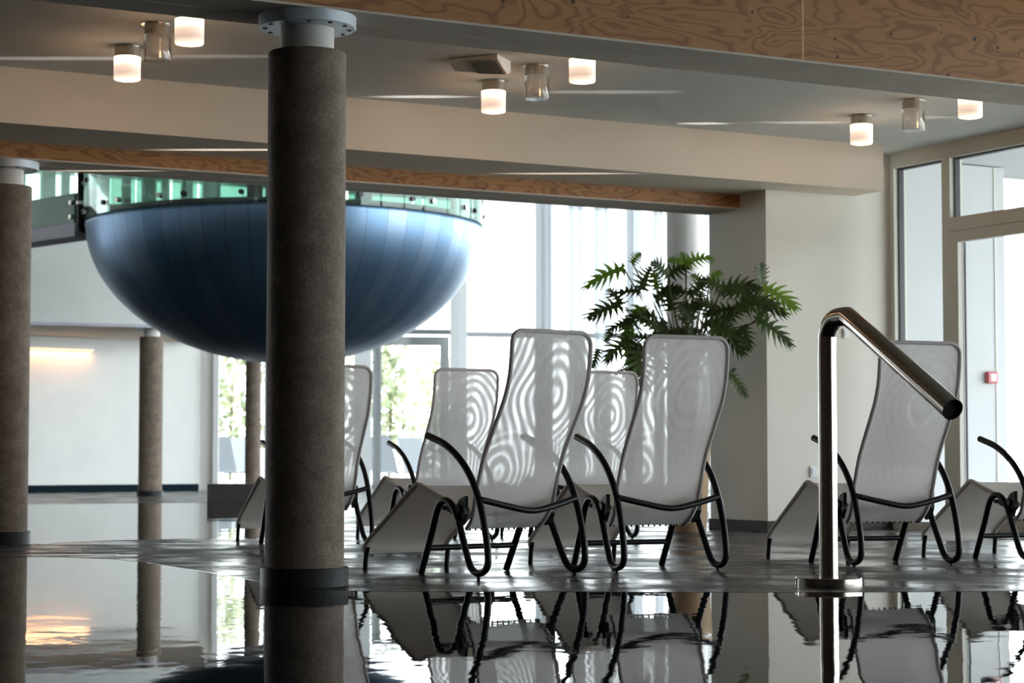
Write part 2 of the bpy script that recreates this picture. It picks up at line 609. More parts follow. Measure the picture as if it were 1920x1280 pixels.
def water_sheet(name, poly, grow, label):
    cx = sum(p[0] for p in poly) / len(poly)
    cy = sum(p[1] for p in poly) / len(poly)
    bm = bmesh.new()
    vs = [Vector((p[0], p[1], -0.001)) for p in poly]
    vv = [bm.verts.new(v) for v in vs]
    for t in geometry.tessellate_polygon([vs]):
        try:
            bm.faces.new([vv[i] for i in t])
        except ValueError:
            pass
    o = link(name, bm, M['water'], smooth=False)
    o['kind'] = 'stuff'
    tag(o, label, 'water')
    return o
water_sheet('pool_water', near_pool, 0.02, 'dark still pool water in the foreground mirroring chairs and columns')
water_sheet('pool_water', far_pool, 0.02, 'far strip of still pool water under the blue bowl mirroring the white wall')

# steel strips along the pool gutters
struct('trim_1', slab(fl(-60, 1039.5), fl(222, 1039.5), 0.10, -0.01, 0.0010), M['strip'])
struct('trim_2', slab(fl(78, 1019.6), fl(540, 1018.8), 0.12, -0.01, 0.0010), M['strip'])

# ceilings
struct('ceiling', bx(-8, 11.3, -8, 14.65, ZC, ZC + 0.5), M['ceil'])
struct('ceiling_atrium', bx(-8, 30, 14.65, 46, 7.0, 7.3), M['ceil'])
struct('wall_atrium_front', bx(-8, 12.5, 14.65, 14.9, ZC, 7.0), M['white'])
struct('wall_bulkhead', bx(-8, 10.73, 13.40, 14.17, 2.77, ZC), M['bulk'])
# walls behind and beside the camera
struct('wall_left', bx(-8.3, -8, -8, 14.65, 0, 7.3), M['room'])
struct('wall_left_atrium', bx(-8.3, -8, 14.65, 46, 0, 7.3), M['white'])
struct('wall_back', bx(-8, 11.3, -8.3, -8, 0, 3.6), M['room'])
# pier and wall at the right
struct('wall_pier', bx(9.84, 11.14, 13.80, 14.62, 0, ZC), M['wall'])
struct('baseboard_pier', bx(9.825, 11.10, 13.785, 14.63, 0, 0.085), M['skirtg'])

# glazed wall at the right, X = 11.1
WX = 11.10
def glazed_bay(idx, y0, y1, transom=None, door=False):
    """y0 > y1: pane between two mullions; frame boxes 0.12 deep"""
    name = ('door_%d' if door else 'window_%d') % idx
    root = bpy.data.objects.new(name, None)
    col.objects.link(root)
    root['kind'] = 'structure'
    bm = bmesh.new()
    d0, d1 = WX, WX + 0.13
    box(bm, d0, d1, y0 - 0.05, y0, 0, ZC)
    box(bm, d0, d1, y1, y1 + 0.05, 0, ZC)
    box(bm, d0, d1, y1 + 0.05, y0 - 0.05, ZC - 0.12, ZC)
    box(bm, d0, d1, y1 + 0.05, y0 - 0.05, 0, 0.07)
    if transom:
        box(bm, d0, d1, y1 + 0.05, y0 - 0.05, transom, transom + 0.11)
    f = link('window_frame', bm, M['frame'], root, False)
    gb = bmesh.new()
    cells = [(0.07, transom), (transom + 0.11, ZC - 0.12)] if transom else [(0.07, ZC - 0.12)]
    for (a, b) in cells:
        for yy in (y0 - 0.05, y1 + 0.05 + 0.012):
            box(gb, WX + 0.045, WX + 0.10, yy - 0.012, yy, a, b)
        box(gb, WX + 0.045, WX + 0.10, y1 + 0.06, y0 - 0.06, b - 0.012, b)
    link('gasket', gb, M['gasket'], root, False)
    gl = bmesh.new()
    for (a, b) in cells:
        box(gl, WX + 0.06, WX + 0.075, y1 + 0.05, y0 - 0.05, a, b)
    link('pane', gl, M['glass'], root, False)
    if door:
        lf = bmesh.new()
        a, b = 0.01, transom - 0.005
        ya, yb = y1 + 0.06, y0 - 0.06
        box(lf, WX - 0.012, WX + 0.05, yb - 0.09, yb, a, b)
        box(lf, WX - 0.012, WX + 0.05, ya, ya + 0.09, a, b)
        box(lf, WX - 0.012, WX + 0.05, ya + 0.09, yb - 0.09, b - 0.09, b)
        box(lf, WX - 0.012, WX + 0.05, ya + 0.09, yb - 0.09, a, a + 0.14)
        o = link('door_leaf', lf, M['frame'], root, False)
        bevel(o)
        gk = bmesh.new()
        box(gk, WX + 0.052, WX + 0.064, yb - 0.102, yb - 0.09, 0.15, b - 0.09)
        link('gasket', gk, M['gasket'], root, False)
        h = bmesh.new()
        tube(h, crom([(WX - 0.01, ya + 0.045, 1.05), (WX - 0.06, ya + 0.045, 1.05), (WX - 0.065, ya + 0.07, 1.05), (WX - 0.06, ya + 0.17, 1.05)], 5), 0.009)
        link('door_handle', h, M['nickel'], root)
    return root
ys = [13.78, 13.07, 11.75, 10.4, 9.0, 7.6, 6.2, 4.8, 3.4, 2.0, 0.6, -0.8, -2.2, -3.6, -5.0, -6.4, -7.8]
glazed_bay(1, ys[0], ys[1])
glazed_bay(1, ys[1], ys[2], transom=2.42, door=True)
for i in range(2, len(ys) - 1):
    glazed_bay(i, ys[i], ys[i + 1], transom=2.42)

# exterior to the right: panelled wall, canopy soffit
bm = bmesh.new()
box(bm, 11.24, 12.28, 13.83, 14.1, 0, 3.12)
box(bm, 12.285, 12.40, 13.83, 14.1, 0, 3.12)
struct('wall_exterior', bm, M['extwall'])
struct('trim_3', bx(11.24, 12.40, 13.822, 13.832, 1.355, 1.36), M['frame'])
struct('trim_4', bx(12.278, 12.288, 13.822, 13.832, 0.0, 3.12), M['frame'])
struct('ceiling_canopy', bx(11.24, 15.6, -8, 14.4, 3.13, 3.4), M['extwall'])
struct('floor_terrace', bx(11.3, 60, -30, 14.2, -0.3, -0.02), M['terrace'])

# far wall with gallery above
FW0, FW1 = rd(-900, 31.0), rd(376, 38.6)
struct('wall_far', slab(FW0, FW1, 0.3, 0, 4.6), M['white'])
struct('baseboard_far', slab(FW0, (FW1[0] - 0.05, FW1[1] - 0.05), -0.02, 0, 0.13), M['skirt'])
G0, G1 = rd(-900, 29.6), rd(392, 33.2)
def shift(p, dist):
    return (p[0] + math.sin(YAW) * dist, p[1] + math.cos(YAW) * dist)
# gallery parapet and its slab
struct('wall_gallery', slab(G0, G1, 0.25, 2.71, 4.6), M['white'])
bm = bmesh.new()
q = [shift(G0, 0.12), shift(G1, 0.12), FW1, FW0]
v0 = [bm.verts.new((x, y, 2.74)) for x, y in q]
v1 = [bm.verts.new((x, y, 3.0)) for x, y in q]
bm.faces.new(v0); bm.faces.new(v1)
for i in range(4):
    bm.faces.new([v0[i], v0[(i + 1) % 4], v1[(i + 1) % 4], v1[i]])
struct('ceiling_gallery', bm, M['bulk'])
struct('trim_5', slab(G0, G1, -0.03, 2.66, 2.712), M['lilac'])

# far glazed facade
def facade(idx, px0, d0, px1, d1, transom, door=False, ztop=6.9, fw=0.16, zt_h=0.10):
    name = ('door_%d' if door else 'window_%d') % idx
    root = bpy.data.objects.new(name, None)
    col.objects.link(root)
    root['kind'] = 'structure'
    p, q = Vector(rd(px0, d0)), Vector(rd(px1, d1))
    t = (q - p).normalized()
    W = (q - p).length
    def pt(s):
        v = p + t * s
        return (v.x, v.y)
    bm = bmesh.new()
    slab(pt(0), pt(fw), 0.14, 0, ztop, bm)
    slab(pt(W - fw), pt(W), 0.14, 0, ztop, bm)
    slab(pt(fw), pt(W - fw), 0.14, 0, 0.10, bm)
    slab(pt(fw), pt(W - fw), 0.14, ztop - 0.15, ztop, bm)
    if transom:
        slab(pt(fw), pt(W - fw), 0.14, transom, transom + zt_h, bm)
    link('window_frame', bm, M['wframe'], root, False)
    if door:
        lf = bmesh.new()
        g = 0.17
        slab(pt(fw + 0.02), pt(fw + 0.02 + g), 0.06, 0.02, transom - 0.04, lf)
        slab(pt(W - fw - 0.02 - g), pt(W - fw - 0.02), 0.06, 0.02, transom - 0.04, lf)
        slab(pt(fw + 0.02 + g), pt(W - fw - 0.02 - g), 0.06, transom - 0.04 - g, transom - 0.04, lf)
        slab(pt(fw + 0.02 + g), pt(W - fw - 0.02 - g), 0.06, 0.02, 0.02 + g, lf)
        link('door_leaf', lf, M['wframe'], root, False)
    gl = slab(pt(fw), pt(W - fw), 0.012, 0.10, ztop - 0.15)
    link('pane', gl, M['glass'], root, False)
    return root
struct('wall_return', slab(rd(376, 38.6), rd(401, 38.62), 0.35, 0, 7.0), M['white'])
facade(20, 400, 38.5, 505, 38.6, 2.9, fw=0.10)
facade(21, 505, 38.6, 680, 38.8, 2.9)
facade(2, 680, 38.8, 860, 39.0, 2.92, door=True)
facade(22, 860, 39.0, 1020, 39.3, 2.88)
facade(23, 1020, 39.3, 1190, 39.6, 2.88)
facade(24, 1190, 39.6, 1340, 40.0, 2.88)
facade(25, 1340, 40.0, 1500, 40.4, 2.88)
# glazed side from the exterior wall back to the far facade
pA, pB = Vector((12.5, 14.6)), Vector(rd(1500, 40.4))
bmf, bmg = bmesh.new(), bmesh.new()
for i in range(11):
    a = pA.lerp(pB, i / 11); b = pA.lerp(pB, (i + 1) / 11); a2 = pA.lerp(pB, (i + 0.06) / 11)
    slab(a, a2, 0.14, 0, 7.0, bmf)
    slab(a2, b, 0.012, 0, 7.0, bmg)
root = bpy.data.objects.new('window_26', None); col.objects.link(root); root['kind'] = 'structure'
link('window_frame', bmf, M['wframe'], root, False)
link('pane', bmg, M['glass'], root, False)

# ------------------------------------------------------------------ portals for the daylight
portal('daylight_right', (WX + 0.2, 3.0, 1.6), (0, PI / 2, 0), 3.0, 21)
fa, fb = rd(400, 38.9), rd(1500, 40.8)
fc = ((fa[0] + fb[0]) / 2, (fa[1] + fb[1]) / 2)
ang = math.atan2(fb[1] - fa[1], fb[0] - fa[0])
portal('daylight_far', (fc[0], fc[1], 3.5), (PI / 2, 0, ang), math.dist(fa, fb), 6.9)

# ================================================================== BEAMS AND COLUMNS
def beam(label, y0, y1, x0, x1, z0, z1, mat='ply'):
    root = thing('timber_beam', label, 'beam', (0, 0, 0))
    mid = (y0 + y1) / 2
    for a, b in ((y0, mid - 0.009), (mid + 0.009, y1)):
        bm = bx(x0, x1, a, b, z0 + 0.012, z1)
        link('timber_panel', bm, M[mat], root, False)
        link('underside_board', bx(x0, x1, a + 0.001, b - 0.001, z0, z0 + 0.012), M['soffit'], root, False)
    return root
beam('large knotty plywood beam crossing the top of the view', B1[0], B1[1], -8, WX, 2.65, ZC)
beam('smaller plywood beam behind the cream bulkhead and above the bowl', B2[0], B2[1], -8, 9.84, 2.65, ZC, 'ply2')

def column(label, x, y, ztop, r=0.182, ring=True, neck=True, group=None, mat='concrete'):
    root = thing('round_column', label, 'column', (x, y, 0), 0, group)
    zc = ztop - (0.172 if neck else 0)
    bm = lathe(bmesh.new(), [(0, 0), (r, 0), (r, zc - 0.006), (r - 0.006, zc), (0, zc)], 64)
    link('shaft', bm, M[mat], root)
    if ring:
        bm = lathe(bmesh.new(), [(r + 0.001, 0.085), (r + 0.02, 0.085), (r + 0.022, 0.082), (r + 0.022, -0.10), (r + 0.001, -0.10)], 64)
        link('base_ring', bm, M['ringtile'], root)
    if neck:
        k = r / 0.182
        bm = lathe(bmesh.new(), [(0, zc), (0.125 * k, zc), (0.125 * k, ztop - 0.05), (0, ztop - 0.05)], 48)
        link('steel_neck', bm, M['neck'], root)
        R = 0.228 * k
        bm = lathe(bmesh.new(), [(0, ztop - 0.058), (R - 0.004, ztop - 0.058), (R, ztop - 0.054), (R, ztop - 0.003), (R - 0.003, ztop - 0.0005), (0, ztop - 0.0005)], 64)
        fl_ = link('flange_plate', bm, M['flange'], root)
        for i in range(12):
            a = 2 * PI * (i + 0.3) / 12
            bm = lathe(bmesh.new(), [(0, ztop - 0.062), (0.010, ztop - 0.062), (0.010, ztop - 0.057), (0, ztop - 0.057)], 10, 0.197 * k * math.cos(a), 0.197 * k * math.sin(a))
            link('bolt', bm, M['black'], fl_)
    return root
c1x, c1y = 3.763, 8.94
column('brown concrete column in the foreground standing at the pool edge', c1x, c1y, 2.65)
lx, ly = rd(0, 14.55)
column('concrete column cut by the left edge of the view', rd(4.5, 14.42)[0], rd(4.5, 14.42)[1], 2.65, r=0.273 / 2 + 0.045)
x_, y_ = rd(283, 33.2)
column('distant concrete column in front of the white wall', x_, y_, 2.705, r=0.188)
x_, y_ = rd(475, 30.0)
column('slim column seen beneath the blue bowl beside the dark plinth', x_, y_, 7.0, r=0.115, ring=False, neck=False)
x_, y_ = rd(1287, 20.0)
column('pale round column behind the potted plant', x_, y_, 3.6 + 3.4, r=0.185, ring=True, neck=False, mat='neck')

# ================================================================== LAMPS
GL, GU = 'lit ceiling lamps', 'unlit ceiling lamps'
def lamp(label, px, py_bottom, lit):
    d = (2.918 - 0.58) * 3900 / (861 - py_bottom)
    x, y = rd(px, d)
    r = thing('ceiling_lamp', label, 'lamp', (x, y, ZC))
    bm = lathe(bmesh.new(), [(0, 0), (0.098, 0), (0.098, -0.006), (0.078, -0.007), (0.078, -0.068), (0.0, -0.068)], 40)
    link('cap', bm, M['nickel'], r)
    if lit:
        bm = lathe(bmesh.new(), [(0.076, -0.070), (0.083, -0.070), (0.083, -0.205), (0.078, -0.212), (0.0, -0.212)], 40)
        link('glass_shade', bm, M['lampglow'], r)
        bm = lathe(bmesh.new(), [(0.0, -0.213), (0.050, -0.213), (0.046, -0.217), (0, -0.218)], 32)
        link('bulb', bm, M['bulb'], r)
        pl_ = bpy.data.lights.new('lamp_light', 'POINT')
        pl_.energy = 4.0
        pl_.color = (1.0, 0.60, 0.32)
        pl_.shadow_soft_size = 0.07
        po = bpy.data.objects.new('lamp_light', pl_)
        col.objects.link(po)
        po.parent = r
        po.location = (0, 0, -0.30)
    else:
        bm = lathe(bmesh.new(), [(0.074, -0.070), (0.083, -0.070), (0.083, -0.214), (0.079, -0.222), (0.0, -0.222), (0.0, -0.214), (0.074, -0.212), (0.074, -0.070)], 40)
        link('glass_shade', bm, M['clearg'], r)
        bm = lathe(bmesh.new(), [(0.06, -0.070), (0.064, -0.075), (0.064, -0.19), (0.04, -0.196), (0, -0.197)], 32)
        link('inner_diffuser', bm, M['frost'], r)
    return r
for i, (lab, px, py, lit) in enumerate([
        ('lit frosted ceiling lamp on the left, lowest of its trio', 232, 148, True),
        ('unlit clear glass ceiling lamp between the two lit ones at upper left', 289, 109, False),
        ('lit ceiling lamp half hidden by the big beam left of the near column', 349, 80, True),
        ('lit frosted ceiling lamp beside the white ceiling loudspeaker', 925, 209, True),
        ('unlit clear glass ceiling lamp right of the loudspeaker', 1007, 182, False),
        ('lit ceiling lamp against the big beam near the centre', 1093, 152, True),
        ('lit frosted ceiling lamp at the right end of the cream bulkhead', 1620, 269, True),
        ('unlit clear glass ceiling lamp near the glazed wall', 1718, 242, False),
        ('lit ceiling lamp against the big beam at far right', 1826, 219, True)]):
    lamp(lab, px, py, lit)

# ceiling loudspeaker
x, y = rd(899, 13.2)
sp = thing('ceiling_speaker', 'white wedge-shaped ceiling loudspeaker with grey grille', 'speaker', (x, y, ZC), -YAW + math.radians(-20))
bm = bmesh.new()
prof = [(-0.13, 0), (-0.13, -0.03), (0.06, -0.105), (0.12, -0.08), (0.12, 0)]
a = [bm.verts.new((-0.19, p[0] * (0.55), p[1] * 0.6)) for p in prof]
b = [bm.verts.new((0.17, p[0], p[1])) for p in prof]
bm.faces.new(a); bm.faces.new(b[::-1])
for i in range(5):
    bm.faces.new([a[i], a[(i + 1) % 5], b[(i + 1) % 5], b[i]])
o = link('housing', bm, M['plastic'], sp, False); bevel(o, 0.012, 3)
bm = bmesh.new()
vs = [bm.verts.new(v) for v in [(-0.03, -0.098, -0.040), (0.15, -0.118, -0.043), (0.15, 0.045, -0.103), (-0.03, 0.036, -0.086)]]
f = bm.faces.new(vs)
bmesh.ops.solidify(bm, geom=[f], thickness=0.008)
link('grille', bm, M['grille'], sp, False)

# spots added at the pool surface, standing in for sunlight thrown up by ripples
def added_glint_spot(px, py, z, length, depth, watts):
    d = (z - 0.58) * 3900 / (861 - py)
    x, y = rd(px, d)
    ox, oy = rd(px + 40, d - 2.2)
    l = bpy.data.lights.new('added_glint_spot', 'SPOT')
    l.energy = watts * 1.15
    l.color = (1.0, 0.95, 0.88)
    l.shadow_soft_size = 0.01
    dirv = Vector((x - ox, y - oy, z))
    l.spot_size = 2 * math.atan(length / 2 / dirv.length)
    l.spot_blend = 1.0
    o = bpy.data.objects.new('added_glint_spot', l)
    col.objects.link(o)
    zax = -dirv.normalized()
    xax = Vector((math.cos(YAW), -math.sin(YAW), 0))
    xax = (xax - zax * xax.dot(zax)).normalized()
    yax = zax.cross(xax)
    m = Matrix((xax, yax, zax)).transposed().to_4x4()
    m = Matrix.Translation((ox, oy, 0.0)) @ m @ Matrix.Diagonal((1, depth / length, 1, 1))
    o.matrix_world = m
for g in [(120, 104, ZC, 1.7, 0.14, 420), (400, 100, ZC, 1.1, 0.14, 260), (790, 177, ZC, 0.9, 0.12, 1500), (1140, 168, ZC, 1.4, 0.16, 420), (1322, 228, ZC, 0.5, 0.11, 1500),
          (1510, 226, ZC, 0.9, 0.12, 700), (1745, 216, ZC, 0.6, 0.12, 380), (420, 278, 2.77, 1.3, 0.10, 1400), (1065, 323, 2.77, 1.4, 0.09, 1200), (190, 318, 2.65, 1.1, 0.08, 1100)]:
    added_glint_spot(*g)

# ================================================================== LOUNGE CHAIRS
def strip(bm, prof, halfw, sag=None, nu=14, thick=0.004, uv=True):
    """cloth between two side edges; prof = [(v, z)], sag(i) pushes the middle"""
    uvl = bm.loops.layers.uv.new('UVMap')
    rows = []
    for i, (v, z) in enumerate(prof):
        hw = halfw(i / (len(prof) - 1)) if callable(halfw) else halfw
        t0 = Vector(prof[max(i - 1, 0)]); t1 = Vector(prof[min(i + 1, len(prof) - 1)])
        t = (t1 - t0).normalized(); n = Vector((-t.y, t.x))
        row = []
        for k in range(nu + 1):
            s = -1 + 2 * k / nu
            d = (sag(i / (len(prof) - 1)) if sag else 0) * (1 - s * s)
            row.append((bm.verts.new((s * hw, v + n.x * d, z + n.y * d)), (s * hw, z)))
        rows.append(row)
    for r0, r1 in zip(rows, rows[1:]):
        for k in range(nu):
            q = [r0[k], r0[k + 1], r1[k + 1], r1[k]]
            f = bm.faces.new([p[0] for p in q])
            for lp, p in zip(f.loops, q):
                lp[uvl].uv = p[1]
    return rows

BACK = [(0.215, 0.235), (0.16, 0.285), (0.125, 0.35), (0.108, 0.41), (0.088, 0.475), (0.045, 0.59), (-0.015, 0.70), (-0.075, 0.80),
        (-0.122, 0.885), (-0.155, 0.975), (-0.170, 1.06), (-0.177, 1.14), (-0.178, 1.205)]
SEAT = [(0.155, 0.33), (0.24, 0.345), (0.335, 0.375), (0.46, 0.415), (0.555, 0.448), (0.592, 0.450), (0.63, 0.425), (0.75, 0.342), (0.90, 0.240), (1.00, 0.170), (1.040, 0.135), (1.05, 0.105), (1.035, 0.085)]
def sm(prof, n=4):
    return [(p.x, p.y) for p in [Vector((q.x, q.y)) for q in crom([(a, b, 0) for a, b in prof], n)]]

def make_chair(label):
    t = thing('lounge_chair', label, 'lounge chair', group='white mesh pool lounge chairs')
    hwT, cr = 0.249, 0.06
    pr = sm(BACK)
    zt = pr[-1][1]
    def hw(s):
        # rounded top corners
        z = pr[min(int(round(s * (len(pr) - 1))), len(pr) - 1)][1]
        k = zt - z
        base = hwT - 0.022 * max(0, (0.36 - z)) / 0.12
        if k < cr:
            return base - cr + math.sqrt(max(0, cr * cr - (cr - k) ** 2))
        return base
    # denser rows at the top for the round corner
    top = [(-0.178, 1.205 - cr + cr * math.sin(a)) for a in [PI / 2 * j / 6 for j in range(1, 7)]]
    pr = [p for p in pr if p[1] < 1.205 - cr] + [(-0.1775, 1.205 - cr)] + top
    bm = bmesh.new()
    def sg(s):
        return 0.030 * math.sin(PI * min(1, s * 1.0)) ** 1.0 + 0.02 * max(0, 0.4 - s)
    strip(bm, pr, hw, lambda s: 0.028 * math.sin(PI * s) if s < 1 else 0)
    back = link('backrest_sling', bm, M['fabric'], t)
    # hem tube all round
    L_, R_ = [], []
    for i, (v, z) in enumerate(pr):
        h = hw(i / (len(pr) - 1))
        L_.append((-h, v, z)); R_.append((h, v, z))
    bm = bmesh.new()
    tube(bm, L_ + R_[::-1], 0.0115, 8)
    link('backrest_hem', bm, M['hem'], back)
    for k in range(13):
        u = -0.21 + 0.035 * k
        bm = tube(bmesh.new(), [(u, 0.215, 0.243), (u + 0.004, 0.214, 0.228)], 0.005, 6)
        link('lace', bm, M['black'], back)
    sp_ = sm(SEAT)
    bm = bmesh.new()
    strip(bm, sp_, 0.262, lambda s: -0.03 * math.sin(PI * min(1, s / 0.45)) if s < 0.45 else 0)
    seat = link('seat_sling', bm, M['seat'], t)
    for sgn in (-1, 1):
        bm = tube(bmesh.new(), [(sgn * 0.266, v, z) for v, z in sp_], 0.013, 8)
        link('seat_hem', bm, M['seat'], seat)
    # side frames
    P_ = [(0.307, 0.437, 0.700), (0.307, 0.408, 0.692), (0.307, 0.286, 0.653), (0.307, 0.167, 0.582), (0.307, 0.075, 0.490), (0.307, 0.008, 0.375), (0.307, -0.038, 0.24), (0.307, -0.062, 0.11),
          (0.307, -0.050, 0.055), (0.307, -0.010, 0.031), (0.306, 0.038, 0.030), (0.305, 0.080, 0.055), (0.302, 0.110, 0.105), (0.297, 0.158, 0.20), (0.292, 0.206, 0.295), (0.290, 0.250, 0.352),
          (0.289, 0.300, 0.376), (0.288, 0.345, 0.366), (0.287, 0.380, 0.33), (0.282, 0.425, 0.235), (0.278, 0.475, 0.13), (0.274, 0.535, 0.006)]
    for sgn in (-1, 1):
        pts = crom([(sgn * a, b, c) for a, b, c in P_], 6)
        bm = tube(bmesh.new(), pts, 0.0175, 12)
        fr = link('side_frame', bm, M['black'], t)
        bm = tube(bmesh.new(), [(sgn * 0.306, 0.015, 0.0), (sgn * 0.306, 0.015, 0.022)], 0.009, 8)
        link('glide', bm, M['black'], fr)
        bm = tube(bmesh.new(), crom([(sgn * 0.264, 1.03, 0.12), (sgn * 0.266, 1.040, 0.07), (sgn * 0.266, 1.048, 0.0)], 4), 0.0135, 10)
        link('leg', bm, M['black'], t)
        bm = bmesh.new()
        vs = [(0.15, 0.40), (0.19, 0.385), (0.215, 0.355), (0.30, 0.345), (0.30, 0.325), (0.23, 0.30), (0.215, 0.245), (0.175, 0.26), (0.15, 0.31)]
        a = [bm.verts.new((sgn * 0.268, v, z)) for v, z in vs]
        b = [bm.verts.new((sgn * 0.290, v, z)) for v, z in vs]
        bm.faces.new(a); bm.faces.new(b[::-1])
        for i in range(len(vs)):
            j = (i + 1) % len(vs)
            bm.faces.new([a[i], a[j], b[j], b[i]])
        h = link('recline_hinge', bm, M['black'], t, False)
        bm = tube(bmesh.new(), [(sgn * 0.262, 0.20, 0.335), (sgn * 0.300, 0.20, 0.335)], 0.022, 12)
        link('hinge_knob', bm, M['black'], h)
    bm = tube(bmesh.new(), crom([(-0.300, 0.005, 0.385), (-0.15, -0.012, 0.352), (0, -0.02, 0.328), (0.15, -0.012, 0.350), (0.300, 0.005, 0.385)], 8), 0.016, 12)
    link('back_bar', bm, M['black'], t)
    bm = tube(bmesh.new(), [(-0.276, 0.474, 0.135), (0.276, 0.474, 0.135)], 0.0145, 10)
    link('stretcher', bm, M['black'], t)
    bm = tube(bmesh.new(), [(-0.288, 0.33, 0.338), (0.288, 0.33, 0.338)], 0.011, 10)
    link('seat_bar', bm, M['black'], t)
    return t

def copy_tree(o, parent=None):
    c = o.copy()
    col.objects.link(c)
    c.parent = parent
    for ch in list(o.children):
        copy_tree(ch, c)
    return c

chairs = [
    ('white mesh lounge chair with ringed light pattern, nearest the foreground column', 5.006, 9.038, 9.86),
    ('white mesh lounge chair directly in front of the potted plant', 5.872, 9.107, -1.5),
    ('white mesh lounge chair half hidden behind the steel water spout', 7.278, 8.941, -6.95),
    ('white mesh lounge chair cut off by the right edge of the view', 8.457, 8.90, -3.51),
    ('rear white lounge chair seen between the column and the nearest chair', 6.655, 13.10, 0.64),
    ('rear white lounge chair mostly hidden between the two middle front chairs', 7.729, 12.966, -3.5),
    ('rear white lounge chair mostly hidden behind the foreground column', 5.634, 13.005, -1.8),
]
proto = None
for lab, x, y, a in chairs:
    if proto is None:
        proto = o = make_chair(lab)
    else:
        o = copy_tree(proto)
        o['label'] = lab
    o.location = (x, y, 0)
    o.rotation_euler = (0, 0, math.radians(a))

# ================================================================== WATER SPOUT
x, y = rd(1551, 9.575)
sp = thing('water_spout', 'polished steel swan-neck water spout standing at the pool edge', 'spout', (x, y, 0), -YAW)
# local axes: +x right of the viewer, +y away
pts = crom([(0, 0, 0.03), (0, 0, 0.4), (0, 0, 0.8), (0, 0, 1.10), (0.004, -0.006, 1.165), (0.028, -0.045, 1.222), (0.075, -0.13, 1.232)], 8)
end = Vector(((1786 - 960) / 3900 * 8.6 - (1551 - 960) / 3900 * 9.575, 8.6 - 9.575, hz(768, 8.6)))
start = Vector((0.075, -0.13, 1.232))
d = (end - start)
path = [p for p in pts[:-1]] + [start + d * k / 10 for k in range(0, 11)]
rad = [0.0435] * (len(path) - 11) + [0.0435 + 0.0035 * k / 10 for k in range(11)]
bm = tube(bmesh.new(), path, rad, 28, caps=False)
pipe = link('pipe', bm, M['steel'], sp)
dn = d.normalized()
bm = tube(bmesh.new(), [end - dn * 0.35, end - dn * 0.02], 0.0435, 28)
link('bore_shade', bm, M['dark'], pipe)  # black plug, shade of the hollow pipe painted on
# dark lining at the mouth, its shade put into the colour
bm = tube(bmesh.new(), [end - dn * 0.35, end], 0.0445, 28, caps=False)
link('mouth_shade', bm, M['dark'], pipe)
bm = lathe(bmesh.new(), [(0, 0), (0.152, 0), (0.152, 0.038), (0.148, 0.042), (0.0, 0.042)], 56)
link('base_plate', bm, M['steel'], sp)

# ================================================================== BOWL
bx_, by_ = rd(533, 26.0)
zr = 3.53
bowl = thing('suspended_bowl', 'large blue metal half-round bowl hanging over the far pool with glass railing', 'bowl', (bx_, by_, zr))
R, D = 2.44, 1.72
SEG = 56
bm = bmesh.new()
rows = []
for j in range(33):
    a = PI / 2 * j / 32
    r, z = R * math.cos(a), -D * math.sin(a)
    rows.append([bm.verts.new((r * math.cos(2 * PI * k / SEG), r * math.sin(2 * PI * k / SEG), z)) for k in range(SEG)] if j < 32 else [bm.verts.new((0, 0, -D))])
for a, b in zip(rows, rows[1:]):
    for k in range(SEG):
        k2 = (k + 1) % SEG
        bm.faces.new([a[k], a[k2], b[k2], b[k]] if len(b) > 1 else [a[k], a[k2], b[0]])
o = link('bowl_shell', bm, M['bowl'], bowl, True)
mod = o.modifiers.new('thickness', 'SOLIDIFY'); mod.thickness = 0.03; mod.offset = 1
bm = lathe(bmesh.new(), [(R - 0.04, 0.0), (R + 0.01, 0.0), (R + 0.01, 0.035), (R - 0.04, 0.035), (R - 0.04, 0.0)], 96)
link('rim_ring', bm, M['neck'], bowl)
# glass railing of curved panes
NP = 15
for i in range(NP):
    a0 = 2 * PI * i / NP + 0.008
    a1 = 2 * PI * (i + 1) / NP - 0.008
    bm = bmesh.new()
    ra, rb = R + 0.035, R + 0.052
    seg = 5
    ring = []
    for k in range(seg + 1):
        a = a0 + (a1 - a0) * k / seg
        ring.append([bm.verts.new((rr * math.cos(a), rr * math.sin(a), z)) for rr, z in ((ra, -0.03), (rb, -0.03), (rb, 1.0), (ra, 1.0))])
    for p, q in zip(ring, ring[1:]):
        for k in range(4):
            bm.faces.new([p[k], p[(k + 1) % 4], q[(k + 1) % 4], q[k]])
    bm.faces.new(ring[0]); bm.faces.new(ring[-1][::-1])
    g = link('glass_pane', bm, M['green'], bowl, True)
    for aa in (a0 + 0.06, a1 - 0.06):
        for zz in (0.09, 0.44):
            p = Vector((math.cos(aa), math.sin(aa), 0))
            bmf = tube(bmesh.new(), [p * (ra - 0.03) + Vector((0, 0, zz)), p * (rb + 0.018) + Vector((0, 0, zz))], 0.030, 12)
            link('glass_fixing', bmf, M['gasket' if (i + int(zz * 10)) % 2 else 'nickel'], g)
# deck plate inside the bowl, at rim level, on which people stand
bm = lathe(bmesh.new(), [(0, -0.25), (R - 0.1, -0.25), (R - 0.1, -0.20), (0, -0.20)], 64)
link('bowl_floor', bm, M['neck'], bowl)

